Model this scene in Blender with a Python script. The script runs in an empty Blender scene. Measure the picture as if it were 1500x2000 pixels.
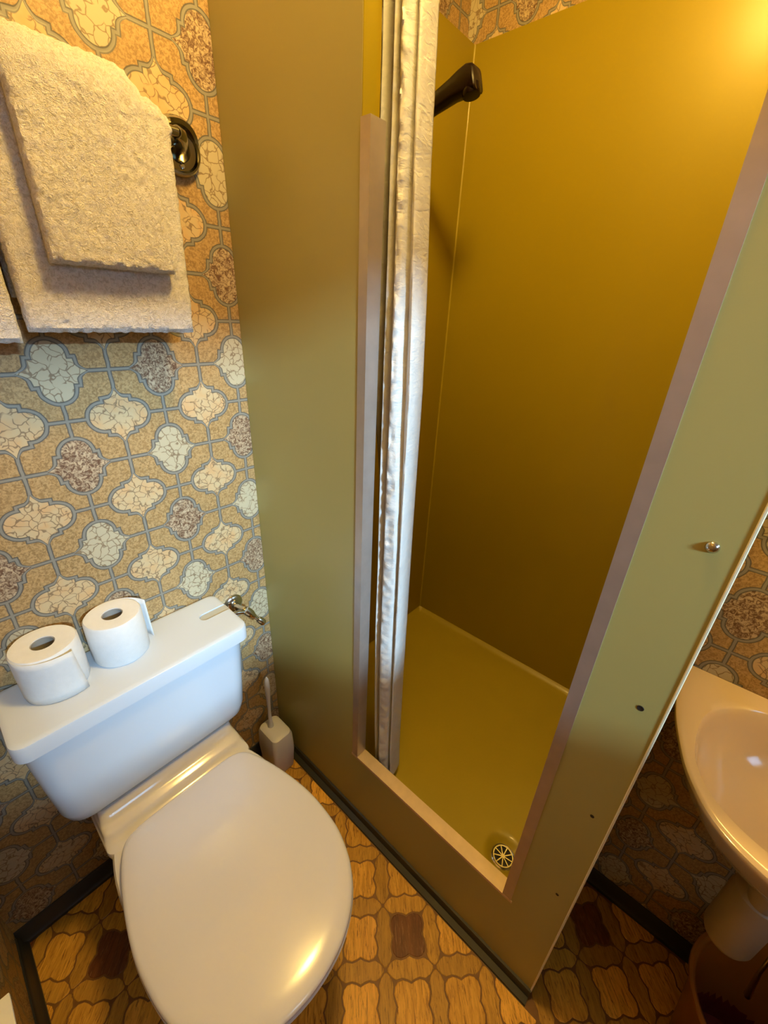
import bpy, bmesh, math, random
from mathutils import Vector, Matrix, noise
random.seed(7)
S = bpy.context.scene
COL = S.collection
PI = math.pi

# ------------------------------------------------------------------ camera
cam_d = bpy.data.cameras.new('camera')
cam = bpy.data.objects.new('camera', cam_d); COL.objects.link(cam)
cam_d.sensor_fit = 'VERTICAL'; cam_d.sensor_height = 36.0; cam_d.sensor_width = 27.0
cam_d.lens = 36.0 * 804.24 / 2000.0
cam_d.clip_start = 0.01
MR = ((0.66359636, -0.74694774, 0.04133935), (0.29857746, 0.31511706, 0.90086222), (-0.68592374, -0.58546589, 0.43213229))
cam.matrix_world = Matrix(((MR[0][0], MR[1][0], MR[2][0], 0), (MR[0][1], MR[1][1], MR[2][1], 0), (MR[0][2], MR[1][2], MR[2][2], 1.5), (0, 0, 0, 1)))
S.camera = cam

# ------------------------------------------------------------------ world, lights, exposure
wd = bpy.data.worlds.new('world'); S.world = wd; wd.use_nodes = True
wd.node_tree.nodes['Background'].inputs['Color'].default_value = (0.31, 0.62, 1.0, 1)
wd.node_tree.nodes['Background'].inputs['Strength'].default_value = 9.0
S.view_settings.view_transform = 'Standard'
S.view_settings.look = 'None'
S.view_settings.exposure = 0.0
S.view_settings.gamma = 1.0
S.view_settings.use_curve_mapping = False

WARM = (1.0, 0.65, 0.165)
LAMP_STRENGTH = 184.0
def area(name, loc, target, sx, sy, power, color, spread):
    d = bpy.data.lights.new(name, 'AREA'); d.shape = 'RECTANGLE'; d.size = sx; d.size_y = sy
    d.energy = power; d.color = color; d.spread = math.radians(spread)
    o = bpy.data.objects.new(name, d); COL.objects.link(o); o.location = loc
    o.rotation_euler = (Vector(target) - Vector(loc)).to_track_quat('-Z', 'Y').to_euler()
    return o
# area lamp for cool daylight, its beam cut by the added window opening
DAY = area('daylight_area', (-0.30, -3.35, 2.60), (0.04, -1.35, 1.85), 0.50, 0.12, 33.0, (0.50, 0.77, 1.0), 60)

# ------------------------------------------------------------------ node helpers
class X:
    """a socket (or number) with arithmetic that writes Math nodes"""
    def __init__(s, nt, v): s.nt = nt; s.v = v
    def m(s, op, *a):
        n = s.nt.nodes.new('ShaderNodeMath'); n.operation = op
        for i, q in enumerate((s,) + a):
            q = q.v if isinstance(q, X) else q
            if isinstance(q, (int, float)): n.inputs[i].default_value = q
            else: s.nt.links.new(q, n.inputs[i])
        return X(s.nt, n.outputs[0])
    def __add__(s, o): return s.m('ADD', o)
    def __sub__(s, o): return s.m('SUBTRACT', o)
    def __mul__(s, o): return s.m('MULTIPLY', o)
    def rs(s, c): return (s * -1.0) + c            # c - s
    def abs(s): return s.m('ABSOLUTE')
    def min(s, o): return s.m('MINIMUM', o)
    def max(s, o): return s.m('MAXIMUM', o)
    def pp(s): return s.m('PINGPONG', 1.0)
    def lt(s, o): return s.m('LESS_THAN', o)
    def ss(s, a, b):
        n = s.nt.nodes.new('ShaderNodeMapRange'); n.interpolation_type = 'SMOOTHSTEP'
        s.nt.links.new(s.v, n.inputs[0]); n.inputs[1].default_value = a; n.inputs[2].default_value = b
        return X(s.nt, n.outputs[0])

def mixc(nt, f, a, b):
    n = nt.nodes.new('ShaderNodeMix'); n.data_type = 'RGBA'
    for k, q in ((0, f), (6, a), (7, b)):
        q = q.v if isinstance(q, X) else q
        if isinstance(q, tuple): n.inputs[k].default_value = (q[0], q[1], q[2], 1)
        elif isinstance(q, (int, float)): n.inputs[k].default_value = q
        else: nt.links.new(q, n.inputs[k])
    return n.outputs[2]

def newmat(name):
    m = bpy.data.materials.new(name); m.use_nodes = True
    nt = m.node_tree; b = nt.nodes['Principled BSDF']
    return m, nt, b

def tex_noise(nt, vec, scale, detail=3, rough=0.55, dist=0.0):
    n = nt.nodes.new('ShaderNodeTexNoise'); n.inputs['Scale'].default_value = scale
    n.inputs['Detail'].default_value = detail; n.inputs['Roughness'].default_value = rough
    n.inputs['Distortion'].default_value = dist
    if vec is not None: nt.links.new(vec, n.inputs['Vector'])
    return X(nt, n.outputs['Fac']), n.outputs['Color']

def coord(nt, kind='Object'):
    n = nt.nodes.new('ShaderNodeTexCoord'); return n.outputs[kind]
def position(nt):
    return nt.nodes.new('ShaderNodeNewGeometry').outputs['Position']
def mapping(nt, vec, scale=(1, 1, 1), rot=(0, 0, 0), loc=(0, 0, 0)):
    n = nt.nodes.new('ShaderNodeMapping'); nt.links.new(vec, n.inputs['Vector'])
    n.inputs['Scale'].default_value = scale; n.inputs['Rotation'].default_value = rot; n.inputs['Location'].default_value = loc
    return n.outputs[0]
def bump(nt, b, h, strength=0.3, dist=0.001):
    n = nt.nodes.new('ShaderNodeBump'); n.inputs['Strength'].default_value = strength; n.inputs['Distance'].default_value = dist
    nt.links.new(h.v if isinstance(h, X) else h, n.inputs['Height']); nt.links.new(n.outputs[0], b.inputs['Normal'])

def simple(name, c, rough=0.4, metal=0.0, coat=0.0, var=0.06, vscale=8.0, bstr=0.0, bscale=200.0, spec=0.5, trans=0.0, vdetail=3):
    m, nt, b = newmat(name)
    p = position(nt)
    f, _ = tex_noise(nt, p, vscale, vdetail)
    c2 = tuple(min(1.0, x * (1 + var)) for x in c); c1 = tuple(x * (1 - var) for x in c)
    nt.links.new(mixc(nt, f, c1, c2), b.inputs['Base Color'])
    b.inputs['Roughness'].default_value = rough; b.inputs['Metallic'].default_value = metal
    b.inputs['Coat Weight'].default_value = coat; b.inputs['Coat Roughness'].default_value = 0.08
    b.inputs['Specular IOR Level'].default_value = spec
    b.inputs['Transmission Weight'].default_value = trans
    if bstr > 0:
        g, _ = tex_noise(nt, p, bscale, 2)
        bump(nt, b, g, bstr, 0.001)
    return m

U = 0.0907
def wallpaper(name, axis, x0, y0):
    """printed ogee pattern: tan connectors, cracked cream medallions, every fourth one dark speckled"""
    m, nt, b = newmat(name)
    p = position(nt)
    sp = nt.nodes.new('ShaderNodeSeparateXYZ'); nt.links.new(p, sp.inputs[0])
    i, j = axis
    wob, wc = tex_noise(nt, p, 60, 1)
    x = (X(nt, sp.outputs[i]) - x0) * (1 / U) + (wob - 0.5) * 0.03
    y = (X(nt, sp.outputs[j]) - y0) * (1 / U)
    Xp = x.pp(); Yp = y.pp()
    def med(a, c):
        lobe_a = (a - 0.31).max(0.0)
        lobe = ((lobe_a * lobe_a) + (c * c)).m('SQRT') - 0.325
        k = (a * (-1 / 0.16) + 1.0).max(0.0)
        spike = (c - 0.445) - (k * k) * 0.19
        sl = a * 0.12
        return lobe.min((a - 0.29).max(spike + sl))
    sA = med(Xp.rs(1.0), Yp); sB = med(Yp.rs(1.0), Xp)
    s = sA.min(sB)
    arms = Xp.min(Xp.rs(1.0)).min(Yp.min(Yp.rs(1.0)))
    inside = s.lt(0.0)
    metric = inside * (s * -1.0) + inside.rs(1.0) * s.max(0.0).min(arms)
    grout = metric.ss(0.026, 0.034).rs(1.0)
    line = metric.ss(0.020, 0.029) * metric.ss(0.040, 0.054).rs(1.0)
    # cell ids
    par = ((x * 0.5).m('ROUND') + ((y - 1.0) * 0.5).m('ROUND')).m('FLOORED_MODULO', 2.0)
    idn = (x * 0.5).m('ROUND') * 3.7 + (y * 0.5).m('ROUND') * 5.3
    wn = nt.nodes.new('ShaderNodeTexWhiteNoise'); wn.noise_dimensions = '1D'; nt.links.new(idn.v, wn.inputs['W'])
    rnd = X(nt, wn.outputs['Value'])
    isB = sB.lt(0.0) ; isbrown = isB * par.m('GREATER_THAN', 0.5) * inside
    # cracks
    vm = nt.nodes.new('ShaderNodeVectorMath'); vm.operation = 'MULTIPLY_ADD'
    nt.links.new(wc, vm.inputs[0]); vm.inputs[1].default_value = (0.018, 0.018, 0.018); nt.links.new(p, vm.inputs[2])
    vo = nt.nodes.new('ShaderNodeTexVoronoi'); vo.feature = 'DISTANCE_TO_EDGE'; vo.inputs['Scale'].default_value = 58
    nt.links.new(vm.outputs[0], vo.inputs['Vector'])
    gate, _ = tex_noise(nt, p, 45, 1)
    crack = X(nt, vo.outputs['Distance']).ss(0.02, 0.07).rs(1.0) * gate.ss(0.30, 0.42)
    n1, _ = tex_noise(nt, p, 30, 2)
    n2, _ = tex_noise(nt, p, 210, 3, 0.65, 0.6)
    n3, _ = tex_noise(nt, p, 120, 4, 0.7, 1.5)
    cream = mixc(nt, n1.ss(0.35, 0.7), (0.54, 0.41, 0.23), (0.57, 0.36, 0.17))
    cream = mixc(nt, isB, cream, (0.48, 0.41, 0.27))
    cream = mixc(nt, crack * 0.85, cream, (0.20, 0.13, 0.07))
    brown = mixc(nt, n3.ss(0.40, 0.62), (0.13, 0.065, 0.035), (0.50, 0.38, 0.24))
    tan = mixc(nt, n2.ss(0.38, 0.62), (0.24, 0.14, 0.05), (0.475, 0.31, 0.135))
    tan = mixc(nt, n1 * 0.5, tan, (0.43, 0.275, 0.115))
    c = mixc(nt, inside, tan, cream)
    c = mixc(nt, isbrown, c, brown)
    c = mixc(nt, grout, c, (0.24, 0.225, 0.185))
    c = mixc(nt, line * 0.9, c, (0.085, 0.08, 0.07))
    nt.links.new(c, b.inputs['Base Color'])
    b.inputs['Roughness'].default_value = 0.38; b.inputs['Specular IOR Level'].default_value = 0.4
    bump(nt, b, n2 * 0.5 + metric.ss(0.0, 0.06), 0.25, 0.0008)
    return m

M = {}
M['wp_xz'] = wallpaper('wallpaper_back', (0, 2), 0.1905, 1.2895)
M['wp_yz'] = wallpaper('wallpaper_side', (1, 2), 0.06, 1.2895)
M['ceil'] = simple('ceiling_paint', (0.62, 0.56, 0.45), 0.8)
def laminate(name, c1, c2, coat, tint):
    m, nt, b = newmat(name)
    p = position(nt)
    f, _ = tex_noise(nt, p, 420, 2, 0.5)
    g, _ = tex_noise(nt, p, 3, 2, 0.5)
    c = mixc(nt, g, c1, c2)
    nt.links.new(c, b.inputs['Base Color'])
    b.inputs['Roughness'].default_value = 0.40; b.inputs['Specular IOR Level'].default_value = 0.5
    b.inputs['Specular Tint'].default_value = (tint[0], tint[1], tint[2], 1)
    b.inputs['Coat Weight'].default_value = coat; b.inputs['Coat Roughness'].default_value = 0.2
    bump(nt, b, f, 0.12, 0.0004)
    return m
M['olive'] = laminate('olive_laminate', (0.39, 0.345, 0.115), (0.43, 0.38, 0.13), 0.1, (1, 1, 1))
M['olive_in'] = laminate('olive_laminate_lamplit', (0.26, 0.188, 0.006), (0.285, 0.208, 0.008), 0.12, (1.0, 0.85, 0.25))  # copy of the olive with warm lamplight put into its colour and highlights
M['tray'] = simple('tray_olive', (0.35, 0.265, 0.014), 0.42, coat=0.2, bstr=0.1, bscale=500)
M['alu'] = simple('worn_aluminium', (0.52, 0.46, 0.42), 0.42, metal=0.75, var=0.18, vscale=22, bstr=0.15, bscale=150)
M['alu2'] = simple('worn_aluminium_sill', (0.66, 0.52, 0.34), 0.45, metal=0.55, var=0.15, vscale=30, bstr=0.25, bscale=90)
M['chrome'] = simple('chrome', (0.62, 0.60, 0.56), 0.14, metal=1.0, var=0.05)
M['dchrome'] = simple('dark_chrome', (0.30, 0.28, 0.22), 0.12, metal=1.0, var=0.1)
M['ceramic'] = simple('white_ceramic', (0.73, 0.73, 0.76), 0.12, coat=0.5, var=0.01)
M['seat'] = simple('white_seat_plastic', (0.74, 0.765, 0.90), 0.17, coat=0.35, var=0.01)
M['cist'] = simple('white_cistern_plastic', (0.60, 0.66, 0.74), 0.2, coat=0.3, var=0.01)
M['recess'] = simple('cistern_recess', (0.46, 0.45, 0.38), 0.4, var=0.03)
M['basin'] = simple('basin_ceramic', (0.64, 0.49, 0.32), 0.14, coat=0.4, var=0.02)
M['white_plastic'] = simple('white_plastic', (0.62, 0.62, 0.64), 0.35, var=0.02)
M['pipe'] = simple('grey_white_plastic', (0.40, 0.33, 0.24), 0.4, var=0.05)
M['cream_edge'] = simple('cream_edge', (0.80, 0.74, 0.52), 0.4)
M['black'] = simple('black_rubber', (0.022, 0.024, 0.028), 0.38, var=0.2)
M['skirt'] = simple('dark_skirting', (0.035, 0.034, 0.024), 0.35, var=0.2)
M['dark'] = simple('dark_hole', (0.012, 0.008, 0.006), 0.6)
M['brownplastic'] = simple('dark_brown_plastic', (0.006, 0.0025, 0.0025), 0.2, coat=0.0, var=0.1, spec=0.22)
M['bin'] = simple('orange_brown_plastic', (0.34, 0.12, 0.015), 0.3, coat=0.2, trans=0.12)
M['binin'] = simple('red_liner', (0.16, 0.012, 0.008), 0.45, var=0.2, vscale=20)
M['card'] = simple('grey_card', (0.30, 0.28, 0.25), 0.8)
M['cabinet'] = simple('white_lacquer', (0.70, 0.66, 0.62), 0.3)

def towel_mat():
    m, nt, b = newmat('terry_cloth')
    p = position(nt)
    a, _ = tex_noise(nt, p, 150, 4, 0.65, 1.4)
    f2, _ = tex_noise(nt, p, 700, 2, 0.6)
    h = a * 0.8 + f2 * 0.35
    c = mixc(nt, a.ss(0.3, 0.6), (0.62, 0.575, 0.54), (0.89, 0.85, 0.84))
    nt.links.new(c, b.inputs['Base Color'])
    b.inputs['Roughness'].default_value = 0.95; b.inputs['Specular IOR Level'].default_value = 0.1
    b.inputs['Sheen Weight'].default_value = 0.35
    bump(nt, b, h, 0.9, 0.009)
    return m
M['towel'] = towel_mat()

def paper_mat():
    m, nt, b = newmat('toilet_paper')
    p = position(nt)
    a, _ = tex_noise(nt, p, 900, 2, 0.6)
    g, _ = tex_noise(nt, p, 70, 2, 0.5)
    nt.links.new(mixc(nt, g, (0.71, 0.72, 0.73), (0.78, 0.79, 0.80)), b.inputs['Base Color'])
    b.inputs['Roughness'].default_value = 0.95; b.inputs['Specular IOR Level'].default_value = 0.1
    bump(nt, b, a * 0.5 + g, 0.35, 0.0015)
    return m
M['paper'] = paper_mat()

def cloth_mat():
    m, nt, b = newmat('white_curtain_fabric')
    p = position(nt)
    a, _ = tex_noise(nt, p, 30, 3, 0.6, 0.5)
    nt.links.new(mixc(nt, a, (0.55, 0.54, 0.515), (0.68, 0.665, 0.635)), b.inputs['Base Color'])
    b.inputs['Roughness'].default_value = 0.85
    g, _ = tex_noise(nt, mapping(nt, p, (1, 1, 2.2)), 55, 3, 0.6, 0.8)
    bump(nt, b, g, 0.3, 0.005)
    return m
M['cloth'] = cloth_mat()

def tile_mat(name, c1, c2, cdark):
    m, nt, b = newmat(name)
    p = position(nt)
    oi = nt.nodes.new('ShaderNodeObjectInfo')
    pr_ = mapping(nt, p, (1, 1, 1), (0, 0, -PI / 4))
    mp = mapping(nt, pr_, (9.0, 70.0, 1.0))
    g, _ = tex_noise(nt, mp, 1.6, 5, 0.65, 0.9)
    fine, _ = tex_noise(nt, mapping(nt, pr_, (16, 170, 1)), 1.5, 4, 0.7, 1.2)
    c = mixc(nt, g.ss(0.35, 0.65), c1, c2)
    c = mixc(nt, fine.ss(0.36, 0.46).rs(1.0) * 0.85, c, cdark)
    r = X(nt, oi.outputs['Random'])
    hsv = nt.nodes.new('ShaderNodeHueSaturation'); nt.links.new(c, hsv.inputs['Color'])
    nt.links.new((r * 0.35 + 0.82).v, hsv.inputs['Value'])
    nt.links.new(hsv.outputs[0], b.inputs['Base Color'])
    b.inputs['Roughness'].default_value = 0.42; b.inputs['Specular IOR Level'].default_value = 0.35
    b.inputs['Coat Weight'].default_value = 0.12; b.inputs['Coat Roughness'].default_value = 0.12
    bump(nt, b, g * 0.6 + fine * 0.4, 0.5, 0.0012)
    return m
M['tile'] = tile_mat('floor_tile_tan', (0.66, 0.32, 0.035), (0.90, 0.48, 0.065), (0.26, 0.09, 0.012))
M['tile_dark'] = tile_mat('floor_tile_brown', (0.13, 0.038, 0.010), (0.22, 0.07, 0.018), (0.30, 0.13, 0.05))
M['tile_border'] = tile_mat('floor_border_tile', (0.46, 0.235, 0.03), (0.62, 0.33, 0.045), (0.20, 0.08, 0.012))
M['grout'] = simple('floor_joint', (0.20, 0.085, 0.016), 0.5, var=0.3, vscale=60)

def opal():
    m, nt, b = newmat('lit_opal_glass')
    b.inputs['Base Color'].default_value = (0.9, 0.85, 0.7, 1)
    b.inputs['Emission Color'].default_value = (WARM[0], WARM[1], WARM[2], 1)
    b.inputs['Emission Strength'].default_value = LAMP_STRENGTH
    return m
M['opal'] = opal()
M['strip'] = M['opal'].copy(); M['strip'].node_tree.nodes['Principled BSDF'].inputs['Emission Strength'].default_value = 50.0

# ------------------------------------------------------------------ mesh helpers
def link(name, bm, mat, parent=None, smooth=True, loc=None):
    me = bpy.data.meshes.new(name)
    bmesh.ops.recalc_face_normals(bm, faces=bm.faces)
    bm.to_mesh(me); bm.free()
    for mm in (mat if isinstance(mat, (list, tuple)) else [mat]): me.materials.append(mm)
    if smooth:
        me.polygons.foreach_set('use_smooth', [True] * len(me.polygons))
        me.set_sharp_from_angle(angle=math.radians(38))
    o = bpy.data.objects.new(name, me); COL.objects.link(o)
    if parent is not None:
        o.parent = parent
        r = parent
        v = Vector((0, 0, 0))
        while r is not None: v += r.location; r = r.parent
        o.location = -v if loc is None else Vector(loc) - v
    elif loc is not None: o.location = loc
    return o
def tag(o, label=None, cat=None, group=None, kind=None):
    if label: o['label'] = label
    if cat: o['category'] = cat
    if group: o['group'] = group
    if kind: o['kind'] = kind
    return o
def thing(name, loc, label, cat, group=None):
    o = bpy.data.objects.new(name, None); COL.objects.link(o); o.location = loc; o.empty_display_size = 0.05
    return tag(o, label, cat, group)
def struct(o): o['kind'] = 'structure'; return o

def box(bm, x0, x1, y0, y1, z0, z1, bev=0.0, seg=2):
    b2 = bmesh.new()
    bmesh.ops.create_cube(b2, size=1)
    for v in b2.verts:
        v.co = Vector(((x0 + x1) / 2 + v.co.x * (x1 - x0), (y0 + y1) / 2 + v.co.y * (y1 - y0), (z0 + z1) / 2 + v.co.z * (z1 - z0)))
    if bev > 0: bmesh.ops.bevel(b2, geom=b2.edges[:], offset=bev, segments=seg, affect='EDGES', profile=0.5)
    join(bm, b2)
def join(bm, b2):
    me = bpy.data.meshes.new('tmp'); b2.to_mesh(me); b2.free(); bm.from_mesh(me); bpy.data.meshes.remove(me)
def loft(bm, rings, cap0=True, cap1=True, closed=True):
    vs = [[bm.verts.new(p) for p in r] for r in rings]
    n = len(rings[0])
    for a, b in zip(vs[:-1], vs[1:]):
        for k in range(n if closed else n - 1):
            bm.faces.new((a[k], a[(k + 1) % n], b[(k + 1) % n], b[k]))
    if cap0: bm.faces.new(vs[0][::-1])
    if cap1: bm.faces.new(vs[-1])
    return vs
def frame_of(d):
    d = d.normalized()
    u = d.cross(Vector((0, 0, 1)))
    if u.length < 1e-3: u = d.cross(Vector((0, 1, 0)))
    u.normalize(); return u, u.cross(d)
def tube(bm, pts, rad, n=16, cap=True):
    pts = [Vector(p) for p in pts]
    rad = rad if isinstance(rad, (list, tuple)) else [rad] * len(pts)
    rings = []; u = None
    for i, p in enumerate(pts):
        d = (pts[min(i + 1, len(pts) - 1)] - pts[max(i - 1, 0)]).normalized()
        if u is None: u, v = frame_of(d)
        else:
            u = (u - d * u.dot(d)).normalized(); v = u.cross(d)
        rings.append([p + (u * math.cos(2 * PI * k / n) + v * math.sin(2 * PI * k / n)) * rad[i] for k in range(n)])
    loft(bm, rings, cap, cap)
def lathe(bm, prof, c, axis=(0, 0, 1), n=40, cap0=True, cap1=True):
    """prof: (radius, height) along axis from c"""
    a = Vector(axis).normalized(); u, v = frame_of(a); c = Vector(c)
    rings = [[c + a * h + (u * math.cos(2 * PI * k / n) + v * math.sin(2 * PI * k / n)) * max(r, 1e-5) for k in range(n)] for r, h in prof]
    loft(bm, rings, cap0, cap1)
def prism(bm, poly, f0, f1, bev=0.0):
    """poly of 2-D points, f0/f1 map (a, b) to 3-D on each side"""
    b2 = bmesh.new()
    lo = [b2.verts.new(f0(*p)) for p in poly]; hi = [b2.verts.new(f1(*p)) for p in poly]
    n = len(poly)
    for k in range(n): b2.faces.new((lo[k], lo[(k + 1) % n], hi[(k + 1) % n], hi[k]))
    b2.faces.new(lo[::-1]); b2.faces.new(hi)
    bmesh.ops.recalc_face_normals(b2, faces=b2.faces)
    if bev > 0: bmesh.ops.bevel(b2, geom=b2.edges[:], offset=bev, segments=2, affect='EDGES', profile=0.5)
    join(bm, b2)
def rrect(x0, x1, y0, y1, r, n=6):
    """rounded rectangle, r = (r00, r10, r11, r01) radii, counter-clockwise"""
    if not isinstance(r, (tuple, list)): r = (r,) * 4
    pts = []
    for (cx, cy, a0, rr) in ((x0, y0, PI, r[0]), (x1, y0, 1.5 * PI, r[1]), (x1, y1, 0, r[2]), (x0, y1, 0.5 * PI, r[3])):
        sx = cx + (rr if cx == x0 else -rr); sy = cy + (rr if cy == y0 else -rr)
        for k in range(n + 1):
            t = a0 + k / n * PI / 2; pts.append((sx + rr * math.cos(t), sy + rr * math.sin(t)))
    return pts
def smoothstep(a, b, x):
    t = max(0.0, min(1.0, (x - a) / (b - a))); return t * t * (3 - 2 * t)
def B(): return bmesh.new()

# ------------------------------------------------------------------ room shell
XL, XP, YW, YN, XR, YF, ZC = -0.225, 0.577, 0.970, -0.046, 0.930, -1.35, 2.50
XS, YS, ZT, ZP = 1.400, 0.930, 0.170, 2.216     # shower: rear panel, left panel, tray level, panel top

bm = B(); box(bm, XL - 0.1, 1.5, YF - 0.1, YW + 0.1, -0.05, 0.0)
floor = struct(link('floor', bm, M['grout'], smooth=False))
bm = B(); box(bm, XL - 0.1, 1.5, YF - 0.1, YW + 0.1, ZC, ZC + 0.05)
struct(link('ceiling', bm, M['ceil'], smooth=False))
bm = B(); box(bm, XL - 0.1, 1.5, YW, YW + 0.1, 0, ZC)
struct(link('wall_back', bm, M['wp_xz'], smooth=False))
bm = B(); box(bm, XL - 0.1, XL, YF, YW, 0, ZC)
struct(link('wall_left', bm, M['wp_yz'], smooth=False))
bm = B(); box(bm, XR, XR + 0.08, YF, YN - 0.001, 0, ZC)
struct(link('wall_right', bm, M['wp_yz'], smooth=False))
bm = B(); box(bm, 1.42, 1.5, YN - 0.06, YW, 0, ZC)
struct(link('wall_recess', bm, M['wp_yz'], smooth=False))
bm = B(); box(bm, XR + 0.08, 1.42, YN - 0.06, YN - 0.001, 0, ZC)
struct(link('wall_return', bm, M['wp_xz'], smooth=False))
# front wall (behind the camera) with a window opening added to shape the cool light
wx0, wx1, wz0, wz1 = -0.19, 0.33, 1.57, 2.09
bm = B()
box(bm, XL - 0.1, wx0, YF - 0.1, YF, 0, ZC); box(bm, wx1, XR + 0.08, YF - 0.1, YF, 0, ZC)
box(bm, wx0, wx1, YF - 0.1, YF, 0, wz0); box(bm, wx0, wx1, YF - 0.1, YF, wz1, ZC)
struct(link('wall_front', bm, M['wp_xz'], smooth=False))
bm = B()
for a in ((wx0, wx0 + .03, wz0, wz1), (wx1 - .03, wx1, wz0, wz1), (wx0 + .03, wx1 - .03, wz0, wz0 + .03), (wx0 + .03, wx1 - .03, wz1 - .03, wz1)):
    box(bm, a[0], a[1], YF - 0.04, YF - 0.01, a[2], a[3], 0.003)
struct(link('added_window_1', bm, M['cabinet']))  # unseen frame, added around the opening that trims the daylight beam
# skirtings
def skirt(name, poly, f0, f1):
    bm = B(); prism(bm, poly, f0, f1); return struct(link(name, bm, M['black']))
prof = [(0, 0), (0.016, 0), (0.016, 0.012), (0.009, 0.020), (0.007, 0.052), (0.003, 0.058), (0, 0.058)]
skirt('baseboard_back', prof, lambda a, b: Vector((XL, YW - a, b)), lambda a, b: Vector((XP, YW - a, b)))
skirt('baseboard_left', prof, lambda a, b: Vector((XL + a, YF, b)), lambda a, b: Vector((XL + a, YW - .016, b)))
skirt('baseboard_right', prof, lambda a, b: Vector((XR - a, YF, b)), lambda a, b: Vector((XR - a, YN + .004, b)))

# floor tiles: ogee blocks and border pieces, each one a piece of the floor
E1 = Vector((1, 1, 0)).normalized(); E2 = Vector((1, -1, 0)).normalized()
UF = 0.0895; FX, FY = 0.462, 0.332
def piece_mesh(name, pts, mat):
    bm = B()
    lo = [(E1 * r + E2 * s) for r, s in pts]
    loft(bm, [[p + Vector((0, 0, -0.0002)) for p in lo], [p * 0.965 + Vector((0, 0, 0.0011)) for p in lo]], cap0=False)
    me = bpy.data.meshes.new(name); bmesh.ops.recalc_face_normals(bm, faces=bm.faces); bm.to_mesh(me); bm.free()
    me.materials.append(mat); me.polygons.foreach_set('use_smooth', [True] * len(me.polygons)); me.set_sharp_from_angle(angle=math.radians(15))
    return me
k = UF / 0.09
side = [(-0.034, 0.0415), (-0.022, 0.0445), (-0.010, 0.0415), (0.0, 0.0370), (0.010, 0.0415), (0.022, 0.0445), (0.034, 0.0415)]
blk = []
for q in range(4):
    c, s = math.cos(-q * PI / 2), math.sin(-q * PI / 2)
    blk += [((a * c - b * s) * k, (a * s + b * c) * k) for a, b in side]
bone_half = [(-0.0595, 0.003), (-0.050, 0.0125), (-0.038, 0.0185), (-0.022, 0.0158), (-0.010, 0.0185), (0, 0.0228), (0.010, 0.0185), (0.022, 0.0158), (0.038, 0.0185), (0.050, 0.0125), (0.0595, 0.003)]
bone = [(a * k, b * k) for a, b in bone_half] + [(a * k, -b * k) for a, b in bone_half[::-1]]
me_blk = piece_mesh('tile', blk, M['tile']); me_dark = piece_mesh('tile_brown', blk, M['tile_dark'])
me_b1 = piece_mesh('border_tile', bone, M['tile_border']); me_b2 = piece_mesh('border_tile_cross', [(b, a) for a, b in bone], M['tile_border'])
def floor_ok(x, y, m):
    if y > YW - 0.016 - m or x < XL + 0.016 + m or y < -0.50: return False
    if x > XR - 0.016 - m: return False
    if y > YN - m and x > XP - 0.026 - m: return False
    return True
def place(name, me, x, y):
    o = bpy.data.objects.new(name, me); COL.objects.link(o); o.parent = floor; o.location = (x, y, 0.0)
    return o
def clip_piece(me0, x, y, nm):
    """pieces met by a wall or the cabin are cut along it"""
    bm = B(); bm.from_mesh(me0)
    bmesh.ops.translate(bm, verts=bm.verts, vec=(x, y, 0))
    def cut(co, no):
        bmesh.ops.bisect_plane(bm, geom=bm.verts[:] + bm.edges[:] + bm.faces[:], plane_co=co, plane_no=no, clear_outer=True)
    cut((0, YW - 0.016, 0), (0, 1, 0)); cut((XL + 0.016, 0, 0), (-1, 0, 0)); cut((XR - 0.016, 0, 0), (1, 0, 0))
    if x > XP - 0.09 and y > YN:
        if x < XP - 0.02: cut((XP - 0.026, 0, 0), (1, 0, 0))
        else: cut((0, YN - 0.002, 0), (0, 1, 0))
    elif x > XP - 0.03 and y > YN - 0.07: cut((0, YN - 0.002, 0), (0, 1, 0))
    if not bm.faces: bm.free(); return None
    bmesh.ops.translate(bm, verts=bm.verts, vec=(-x, -y, 0))
    me = bpy.data.meshes.new(nm); bm.to_mesh(me); bm.free(); me.materials.append(me0.materials[0])
    return place(nm, me, x, y)
for i in range(-9, 7):
    for j in range(-10, 9):
        x = FX + i * UF; y = FY + j * UF
        if (i + j) % 2:                       # blocks
            dark = (i % 2 == 0) and ((i // 2 + (j + 1) // 2) % 2 == 0)
            me = me_dark if dark else me_blk
            if floor_ok(x, y, 0.058): place('tile', me, x, y)
            elif floor_ok(x, y, -0.055): clip_piece(me, x, y, 'tile')
        # border pieces sit halfway between junctions
        if (i + j) % 2 == 0:
            for (dx, dy, me) in ((0.5, 0.5, me_b1), (0.5, -0.5, me_b2)):
                bx, by = x + dx * UF, y + dy * UF
                if floor_ok(bx, by, 0.045): place('border_tile', me, bx, by)
                elif floor_ok(bx, by, -0.04): clip_piece(me, bx, by, 'border_tile')

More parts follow.
